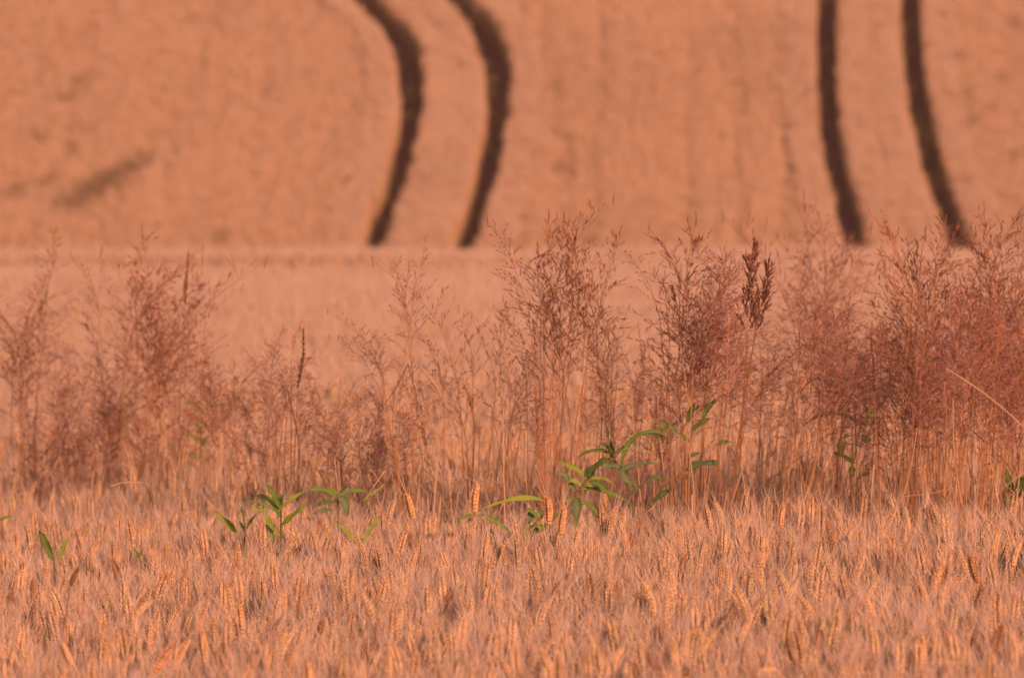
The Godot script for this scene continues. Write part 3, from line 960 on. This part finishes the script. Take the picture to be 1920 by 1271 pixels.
	p = leafy_plant("large bright green leafy weed leaning right below the middle clump", Vector3(0.114, 0.003, -28.900), "leafy_weed")
	green_stem(p, [Vector3(0.000, 0.784, 0.000), Vector3(0.052, 0.852, 0.000), Vector3(0.083, 0.882, 0.000), Vector3(0.121, 0.929, 0.000)])
	green_leaf(p, Vector3(0.116, 0.924, 0.000), Vector3(0.150, 0.968, 0.029), Vector3(0.185, 0.990, 0.052), 0.0343, 0)
	green_leaf(p, Vector3(0.116, 0.932, 0.000), Vector3(0.069, 0.962, -0.022), Vector3(0.026, 0.975, -0.040), 0.0196, 1)
	green_leaf(p, Vector3(0.098, 0.903, 0.000), Vector3(0.078, 0.919, 0.005), Vector3(0.056, 0.914, 0.009), 0.0196, 1)
	green_leaf(p, Vector3(0.124, 0.924, 0.000), Vector3(0.163, 0.926, -0.028), Vector3(0.199, 0.906, -0.050), 0.0131, 1)
	green_leaf(p, Vector3(0.124, 0.914, 0.000), Vector3(0.157, 0.906, 0.017), Vector3(0.181, 0.879, 0.030), 0.0278, 0)
	green_leaf(p, Vector3(0.098, 0.893, 0.000), Vector3(0.171, 0.887, -0.015), Vector3(0.271, 0.834, -0.027), 0.0229, 0)
	green_leaf(p, Vector3(0.080, 0.870, 0.000), Vector3(0.085, 0.833, 0.030), Vector3(0.080, 0.771, 0.055), 0.0343, 2)
	green_leaf(p, Vector3(0.091, 0.852, 0.000), Vector3(0.127, 0.841, -0.020), Vector3(0.160, 0.794, -0.036), 0.0212, 0)
	green_leaf(p, Vector3(0.059, 0.918, 0.000), Vector3(0.042, 0.939, 0.005), Vector3(0.016, 0.939, 0.009), 0.0245, 2)
	green_leaf(p, Vector3(0.077, 0.888, 0.000), Vector3(0.069, 0.904, -0.011), Vector3(0.062, 0.914, -0.019), 0.0229, 2)
	green_leaf(p, Vector3(0.059, 0.849, 0.000), Vector3(0.054, 0.858, 0.004), Vector3(0.049, 0.864, 0.008), 0.0229, 0)
	green_leaf(p, Vector3(0.119, 0.926, 0.000), Vector3(0.117, 0.943, -0.002), Vector3(0.114, 0.955, -0.004), 0.0196, 0)
	green_leaf(p, Vector3(0.111, 0.914, 0.000), Vector3(0.122, 0.909, 0.008), Vector3(0.134, 0.898, 0.015), 0.0147, 1)
	p = leafy_plant("green weed with long level leaves at the left foot of the large one", Vector3(0.024, 0.001, -28.400), "leafy_weed")
	green_stem(p, [Vector3(0.000, 0.761, 0.000), Vector3(0.056, 0.825, 0.000), Vector3(0.088, 0.857, 0.000), Vector3(0.120, 0.869, 0.000)])
	green_leaf(p, Vector3(0.083, 0.877, 0.000), Vector3(0.000, 0.891, 0.060), Vector3(-0.116, 0.862, 0.110), 0.0209, 1)
	green_leaf(p, Vector3(0.029, 0.812, 0.000), Vector3(0.034, 0.843, -0.012), Vector3(0.040, 0.865, -0.022), 0.0257, 2)
	green_leaf(p, Vector3(0.056, 0.830, 0.000), Vector3(0.036, 0.849, 0.006), Vector3(0.016, 0.861, 0.010), 0.0176, 0)
	green_leaf(p, Vector3(0.067, 0.828, 0.000), Vector3(0.064, 0.845, -0.011), Vector3(0.061, 0.857, -0.019), 0.0176, 0)
	green_leaf(p, Vector3(-0.019, 0.777, 0.000), Vector3(-0.112, 0.837, 0.044), Vector3(-0.189, 0.825, 0.080), 0.0225, 0)
	green_leaf(p, Vector3(0.019, 0.774, 0.000), Vector3(0.059, 0.794, -0.007), Vector3(0.099, 0.801, -0.013), 0.0241, 0)
	green_leaf(p, Vector3(0.093, 0.838, 0.000), Vector3(0.107, 0.836, 0.009), Vector3(0.120, 0.828, 0.016), 0.0193, 0)
	green_leaf(p, Vector3(0.148, 0.817, 0.000), Vector3(0.176, 0.809, -0.014), Vector3(0.205, 0.790, -0.026), 0.0144, 0)
	green_leaf(p, Vector3(0.040, 0.809, 0.000), Vector3(0.064, 0.802, 0.006), Vector3(0.088, 0.785, 0.011), 0.0225, 0)
	green_leaf(p, Vector3(0.008, 0.785, 0.000), Vector3(0.024, 0.800, -0.014), Vector3(0.040, 0.809, -0.026), 0.0225, 1)
	p = leafy_plant("dark green leafy weed standing behind the large one", Vector3(0.383, 0.011, -29.700), "leafy_weed")
	green_stem(p, [Vector3(0.000, 0.807, 0.000), Vector3(-0.035, 0.914, 0.000), Vector3(-0.064, 0.954, 0.000), Vector3(-0.072, 0.983, 0.000)])
	green_leaf(p, Vector3(-0.067, 0.951, 0.000), Vector3(-0.069, 0.985, 0.018), Vector3(-0.070, 1.010, 0.032), 0.0252, 3)
	green_leaf(p, Vector3(-0.076, 0.966, 0.000), Vector3(-0.128, 0.973, -0.024), Vector3(-0.181, 0.948, -0.043), 0.0168, 0)
	green_leaf(p, Vector3(-0.079, 0.981, 0.000), Vector3(-0.096, 0.992, 0.004), Vector3(-0.112, 0.998, 0.008), 0.0185, 3)
	green_leaf(p, Vector3(-0.057, 0.966, 0.000), Vector3(-0.040, 0.980, -0.014), Vector3(-0.023, 0.988, -0.026), 0.0134, 3)
	green_leaf(p, Vector3(-0.079, 1.010, 0.000), Vector3(-0.082, 1.036, 0.011), Vector3(-0.086, 1.055, 0.021), 0.0101, 3)
	green_leaf(p, Vector3(-0.039, 0.921, 0.000), Vector3(0.012, 1.020, -0.017), Vector3(0.138, 1.025, -0.031), 0.0201, 0)
	green_leaf(p, Vector3(-0.035, 0.914, 0.000), Vector3(-0.067, 0.926, 0.021), Vector3(-0.104, 0.914, 0.038), 0.0235, 2)
	green_leaf(p, Vector3(-0.049, 0.929, 0.000), Vector3(-0.065, 0.936, -0.008), Vector3(-0.082, 0.937, -0.014), 0.0151, 3)
	green_leaf(p, Vector3(0.003, 0.857, 0.000), Vector3(-0.027, 0.916, 0.012), Vector3(0.084, 0.936, 0.023), 0.0302, 2)
	green_leaf(p, Vector3(-0.005, 0.877, 0.000), Vector3(0.003, 0.867, -0.010), Vector3(0.010, 0.852, -0.019), 0.0268, 2)
	green_leaf(p, Vector3(-0.156, 0.907, 0.000), Vector3(-0.133, 0.922, 0.013), Vector3(-0.109, 0.929, 0.023), 0.0134, 3)
	green_leaf(p, Vector3(-0.049, 0.969, 0.000), Vector3(0.012, 0.983, -0.010), Vector3(0.076, 0.954, -0.019), 0.0050, 1)
	p = leafy_plant("green leaves among the stems of the dark dense clump", Vector3(0.556, 0.017, -29.800), "leafy_weed")
	green_stem(p, [Vector3(0.000, 0.780, 0.000), Vector3(0.003, 0.940, 0.000), Vector3(0.017, 1.058, 0.000)])
	green_leaf(p, Vector3(-0.002, 1.053, 0.000), Vector3(0.011, 1.092, 0.022), Vector3(0.024, 1.120, 0.040), 0.0219, 3)
	green_leaf(p, Vector3(0.045, 1.068, 0.000), Vector3(0.070, 1.104, -0.017), Vector3(0.094, 1.127, -0.031), 0.0202, 3)
	green_leaf(p, Vector3(0.012, 1.028, 0.000), Vector3(0.045, 1.054, 0.009), Vector3(0.079, 1.068, 0.016), 0.0219, 3)
	green_leaf(p, Vector3(-0.062, 1.001, 0.000), Vector3(-0.118, 1.015, -0.040), Vector3(-0.173, 1.011, -0.073), 0.0168, 3)
	green_leaf(p, Vector3(-0.025, 1.016, 0.000), Vector3(-0.071, 1.046, 0.025), Vector3(-0.118, 1.053, 0.045), 0.0202, 0)
	green_leaf(p, Vector3(0.089, 0.982, 0.000), Vector3(0.115, 0.991, -0.004), Vector3(0.141, 0.991, -0.008), 0.0168, 3)
	green_leaf(p, Vector3(-0.010, 0.901, 0.000), Vector3(0.047, 0.923, 0.035), Vector3(0.104, 0.927, 0.064), 0.0337, 2)
	green_leaf(p, Vector3(-0.133, 0.861, 0.000), Vector3(-0.094, 0.880, -0.018), Vector3(-0.051, 0.864, -0.033), 0.0168, 0)
	green_leaf(p, Vector3(-0.118, 0.794, 0.000), Vector3(-0.077, 0.828, 0.011), Vector3(-0.035, 0.846, 0.020), 0.0236, 3)
	green_leaf(p, Vector3(0.135, 0.868, 0.000), Vector3(0.153, 0.879, -0.014), Vector3(0.172, 0.883, -0.026), 0.0152, 3)
	green_leaf(p, Vector3(0.003, 0.991, 0.000), Vector3(-0.011, 1.006, 0.009), Vector3(-0.025, 1.016, 0.017), 0.0202, 3)
	green_leaf(p, Vector3(0.000, 0.940, 0.000), Vector3(0.022, 0.952, -0.004), Vector3(0.044, 0.957, -0.007), 0.0168, 3)
	p = leafy_plant("muted green weed among bare stems left of the right mass", Vector3(1.131, 0.034, -30.900), "leafy_weed")
	green_stem(p, [Vector3(0.000, 0.706, 0.000), Vector3(-0.003, 0.898, 0.000), Vector3(-0.005, 1.073, 0.000)])
	green_leaf(p, Vector3(0.068, 1.008, 0.000), Vector3(0.042, 1.026, 0.018), Vector3(0.016, 1.034, 0.032), 0.0262, 1)
	green_leaf(p, Vector3(0.068, 0.994, 0.000), Vector3(0.033, 0.995, -0.015), Vector3(-0.002, 0.985, -0.028), 0.0192, 0)
	green_leaf(p, Vector3(-0.009, 1.008, 0.000), Vector3(-0.101, 1.027, 0.019), Vector3(-0.183, 0.980, 0.035), 0.0192, 2)
	green_leaf(p, Vector3(-0.009, 1.073, 0.000), Vector3(-0.075, 1.095, -0.048), Vector3(-0.141, 1.095, -0.087), 0.0140, 0)
	green_leaf(p, Vector3(-0.002, 1.078, 0.000), Vector3(0.036, 1.102, 0.020), Vector3(0.073, 1.113, 0.037), 0.0157, 0)
	green_leaf(p, Vector3(-0.054, 0.886, 0.000), Vector3(-0.054, 0.923, -0.005), Vector3(-0.054, 0.951, -0.010), 0.0332, 0)
	green_leaf(p, Vector3(-0.014, 0.823, 0.000), Vector3(-0.017, 0.846, 0.012), Vector3(-0.019, 0.863, 0.022), 0.0262, 0)
	green_leaf(p, Vector3(0.038, 0.933, 0.000), Vector3(0.027, 0.947, -0.007), Vector3(0.016, 0.956, -0.013), 0.0279, 2)
	green_leaf(p, Vector3(-0.049, 0.947, 0.000), Vector3(-0.031, 0.953, 0.004), Vector3(-0.014, 0.954, 0.007), 0.0175, 0)
	green_leaf(p, Vector3(-0.005, 0.863, 0.000), Vector3(-0.045, 0.888, -0.031), Vector3(-0.084, 0.898, -0.056), 0.0175, 0)
	green_leaf(p, Vector3(0.000, 0.811, 0.000), Vector3(0.028, 0.829, 0.015), Vector3(0.056, 0.837, 0.028), 0.0157, 0)
	p = leafy_plant("very dark green leaves low at the right edge", Vector3(1.612, 0.048, -30.200), "leafy_weed")
	green_stem(p, [Vector3(0.000, 0.680, 0.000), Vector3(0.003, 0.774, 0.000), Vector3(0.005, 0.825, 0.000)])
	green_leaf(p, Vector3(0.003, 0.757, 0.000), Vector3(0.009, 0.803, 0.024), Vector3(0.014, 0.837, 0.044), 0.0427, 3)
	green_leaf(p, Vector3(-0.009, 0.782, 0.000), Vector3(-0.017, 0.822, -0.015), Vector3(-0.026, 0.850, -0.028), 0.0256, 3)
	green_leaf(p, Vector3(0.000, 0.740, 0.000), Vector3(-0.021, 0.756, 0.005), Vector3(-0.043, 0.765, 0.010), 0.0273, 3)
	green_leaf(p, Vector3(0.005, 0.799, 0.000), Vector3(0.028, 0.821, -0.020), Vector3(0.051, 0.833, -0.037), 0.0307, 3)
	green_leaf(p, Vector3(-0.002, 0.722, 0.000), Vector3(-0.031, 0.723, 0.015), Vector3(-0.060, 0.714, 0.026), 0.0205, 3)
	p = leafy_plant("yellowish green leaves inside the left olive clump", Vector3(-1.196, -0.079, -36.200), "leafy_weed")
	green_stem(p, [Vector3(0.000, 0.647, 0.000), Vector3(0.000, 0.851, 0.000), Vector3(0.006, 0.974, 0.000)])
	green_leaf(p, Vector3(0.002, 0.978, 0.000), Vector3(-0.033, 1.001, 0.023), Vector3(-0.067, 1.011, 0.042), 0.0184, 0)
	green_leaf(p, Vector3(0.010, 0.978, 0.000), Vector3(0.074, 0.995, -0.028), Vector3(0.137, 0.990, -0.051), 0.0143, 0)
	green_leaf(p, Vector3(-0.010, 0.851, 0.000), Vector3(-0.046, 0.890, 0.010), Vector3(-0.082, 0.913, 0.019), 0.0164, 0)
	green_leaf(p, Vector3(0.002, 0.882, 0.000), Vector3(-0.014, 0.912, -0.022), Vector3(-0.031, 0.933, -0.039), 0.0245, 0)
	green_leaf(p, Vector3(-0.002, 0.831, 0.000), Vector3(0.019, 0.862, 0.017), Vector3(0.041, 0.882, 0.030), 0.0245, 1)
	green_leaf(p, Vector3(-0.002, 0.790, 0.000), Vector3(-0.027, 0.805, -0.004), Vector3(-0.051, 0.810, -0.008), 0.0205, 0)
	straw("bright dry straw slanting down right across the right mass", Vector3(1.331, 1.266, -28.900), [Vector3(0.000, 0.000, 0.000), Vector3(0.041, -0.024, 0.040), Vector3(0.114, -0.073, 0.080), Vector3(0.180, -0.127, 0.120), Vector3(0.261, -0.201, 0.160)], 0.0065)
	straw("pale straw leaning right out of the star shaped green weed", Vector3(-0.682, 0.881, -27.800), [Vector3(0.000, 0.000, 0.000), Vector3(0.022, 0.050, 0.040), Vector3(0.058, 0.127, 0.080)], 0.0047)
	straw("bent orange straw with a level arm at the left", Vector3(-1.103, 0.854, -28.500), [Vector3(0.000, 0.000, 0.000), Vector3(0.002, 0.048, 0.040), Vector3(-0.002, 0.076, 0.080), Vector3(-0.011, 0.084, 0.120), Vector3(-0.040, 0.089, 0.160), Vector3(-0.072, 0.087, 0.200), Vector3(-0.101, 0.079, 0.240)], 0.0048)
	straw("thin orange straw left of the star shaped weed", Vector3(-0.844, 0.823, -28.300), [Vector3(0.000, 0.000, 0.000), Vector3(0.021, 0.080, 0.040), Vector3(0.037, 0.160, 0.080)], 0.0048)
	straw("thin white straw rising right at the foot of the right mass", Vector3(1.192, 0.874, -28.900), [Vector3(0.000, 0.000, 0.000), Vector3(0.082, 0.010, 0.040), Vector3(0.180, 0.033, 0.080), Vector3(0.253, 0.039, 0.120)], 0.0039)
	straw("upright orange straw in front of the dark dense clump stems", Vector3(0.560, 0.828, -28.900), [Vector3(0.000, 0.000, 0.000), Vector3(-0.005, 0.098, 0.040), Vector3(-0.018, 0.180, 0.080), Vector3(-0.031, 0.261, 0.120)], 0.0065)
	straw("slanting orange straw right of the dark dense clump", Vector3(0.675, 0.848, -29.000), [Vector3(0.000, 0.000, 0.000), Vector3(0.021, 0.074, 0.040), Vector3(0.049, 0.156, 0.080), Vector3(0.087, 0.254, 0.120)], 0.0066)
	straw("long orange straw bending left at the foot of the right mass", Vector3(1.186, 0.824, -29.000), [Vector3(0.000, 0.000, 0.000), Vector3(0.026, 0.082, 0.040), Vector3(0.046, 0.180, 0.080), Vector3(0.056, 0.262, 0.120)], 0.0066)
	straw("orange straw rising right in front of the right mass", Vector3(1.392, 0.845, -29.200), [Vector3(0.000, 0.000, 0.000), Vector3(-0.015, 0.086, 0.040), Vector3(-0.028, 0.185, 0.080), Vector3(-0.031, 0.325, 0.120)], 0.0066)
	special_ear("dark brown wheat ear standing out near the left edge", Vector3(-1.154, 0.823, -24.600), Vector3(-1.135, 0.874, -24.600), 0, Color(0.42, 0.36, 0.3))
	special_ear("wheat ear leaning far over to the right near the bottom left", Vector3(-0.835, 0.765, -21.900), Vector3(-0.778, 0.823, -21.900), 1, Color(1.05, 0.95, 0.85))
	special_ear("pale bleached wheat ear pointing right, left of centre", Vector3(-0.940, 0.800, -23.600), Vector3(-0.912, 0.845, -23.600), 2, Color(1.15, 1.2, 1.25))
	special_ear("pale fuzzy wheat ear near the bottom left corner", Vector3(-1.030, 0.771, -22.000), Vector3(-1.054, 0.827, -22.000), 3, Color(1.15, 1.15, 1.15))
	special_ear("dark nodding wheat ear arched like a hook near the bottom right", Vector3(0.671, 0.771, -22.000), Vector3(0.619, 0.826, -22.000), 4, Color(0.55, 0.48, 0.42))
	special_ear("pale wheat ear lying almost level at the bottom right", Vector3(0.552, 0.776, -21.600), Vector3(0.617, 0.798, -21.600), 2, Color(1.15, 1.1, 1.05))
	special_ear("tall upright wheat ear lit orange before the oat like pair stems", Vector3(0.803, 0.808, -28.200), Vector3(0.806, 0.884, -28.200), 0, Color(1.1, 0.98, 0.85))
	special_ear("tall upright ear in front of the large bright green weed", Vector3(0.107, 0.837, -27.800), Vector3(0.116, 0.927, -27.800), 1, Color(1.1, 0.98, 0.85))
	special_ear("broad wheat ear close right of the large green weed's hanging leaf", Vector3(0.140, 0.818, -27.600), Vector3(0.150, 0.901, -27.600), 3, Color(1.05, 0.98, 0.9))
	special_ear("tall thick wheat ear left of the long level green leaf", Vector3(-0.114, 0.816, -28.800), Vector3(-0.130, 0.922, -28.800), 2, Color(1.1, 1.0, 0.9))
	special_ear("wheat ear beside the thick one, standing at its left", Vector3(-0.301, 0.817, -28.600), Vector3(-0.323, 0.898, -28.600), 3, Color(1.08, 1.0, 0.9))
	special_ear("long dark ear cluster standing right of centre near the right edge", Vector3(1.246, 0.799, -25.200), Vector3(1.217, 0.877, -25.200), 0, Color(0.68, 0.58, 0.5))
	far_weed(-9.72, 206.76, 0.34, "lowest olive weed of the slanting weed streak on the far slope, left")
	far_weed(-9.51, 207.24, 0.36, "second lowest weed of the slanting weed streak on the far slope")
	far_weed(-9.29, 208.10, 0.40, "third weed up the slanting weed streak on the far slope")
	far_weed(-9.08, 208.74, 0.42, "fourth weed up the slanting weed streak, its widest part")
	far_weed(-8.93, 209.29, 0.40, "fifth weed up the slanting weed streak, the darkest one")
	far_weed(-8.75, 209.94, 0.34, "sixth weed up the slanting weed streak on the far slope")
	far_weed(-8.57, 210.60, 0.30, "seventh weed up the slanting weed streak, small")
	far_weed(-8.38, 211.27, 0.26, "eighth weed up the slanting weed streak, near its upper end")
	far_weed(-8.21, 211.93, 0.20, "topmost small weed of the slanting weed streak on the far slope")
	far_weed(-10.02, 220.23, 0.26, "brown weed high on the far slope, upper left of the field")
	far_weed(-10.28, 218.62, 0.24, "brown weed just below the highest one on the left slope")
	far_weed(-10.77, 214.25, 0.26, "left weed of a level pair on the far left slope")
	far_weed(-9.82, 215.11, 0.28, "right weed of a level pair on the far left slope")
	far_weed(-9.85, 212.61, 0.22, "small brown weed below the level pair on the left slope")
	far_weed(-10.41, 209.29, 0.22, "small brown weed left of the slanting weed streak")
	far_weed(-10.94, 208.20, 0.24, "brown weed nearest the left edge of the far slope")
	far_weed(-7.67, 227.39, 0.16, "small weed alone near the top of the far slope")
	far_weed(-6.27, 203.77, 0.18, "small weed at the foot of the far slope, left of the tracks")
	far_weed(9.45, 214.36, 0.30, "green weed growing in the rightmost wheel track, upper one")
	far_weed(9.64, 209.34, 0.30, "green weed growing in the rightmost wheel track, lower one")
	far_weed(12.19, 227.07, 0.20, "olive weed in the top right corner of the far slope")
	far_weed(10.58, 222.98, 0.15, "small weed right of the rightmost track, near the top")
	far_weed(11.53, 220.53, 0.15, "weed at the right edge below the corner weed")
	far_weed(11.05, 217.26, 0.18, "olive weed in the middle of the slope right of the tracks")
	far_weed(10.57, 218.73, 0.14, "weed close beside the rightmost track, a third of the way down")
	far_weed(10.61, 215.80, 0.14, "weed below and right of the mid slope weed")
	far_weed(11.31, 211.82, 0.22, "lowest olive weed at the right edge of the far slope")
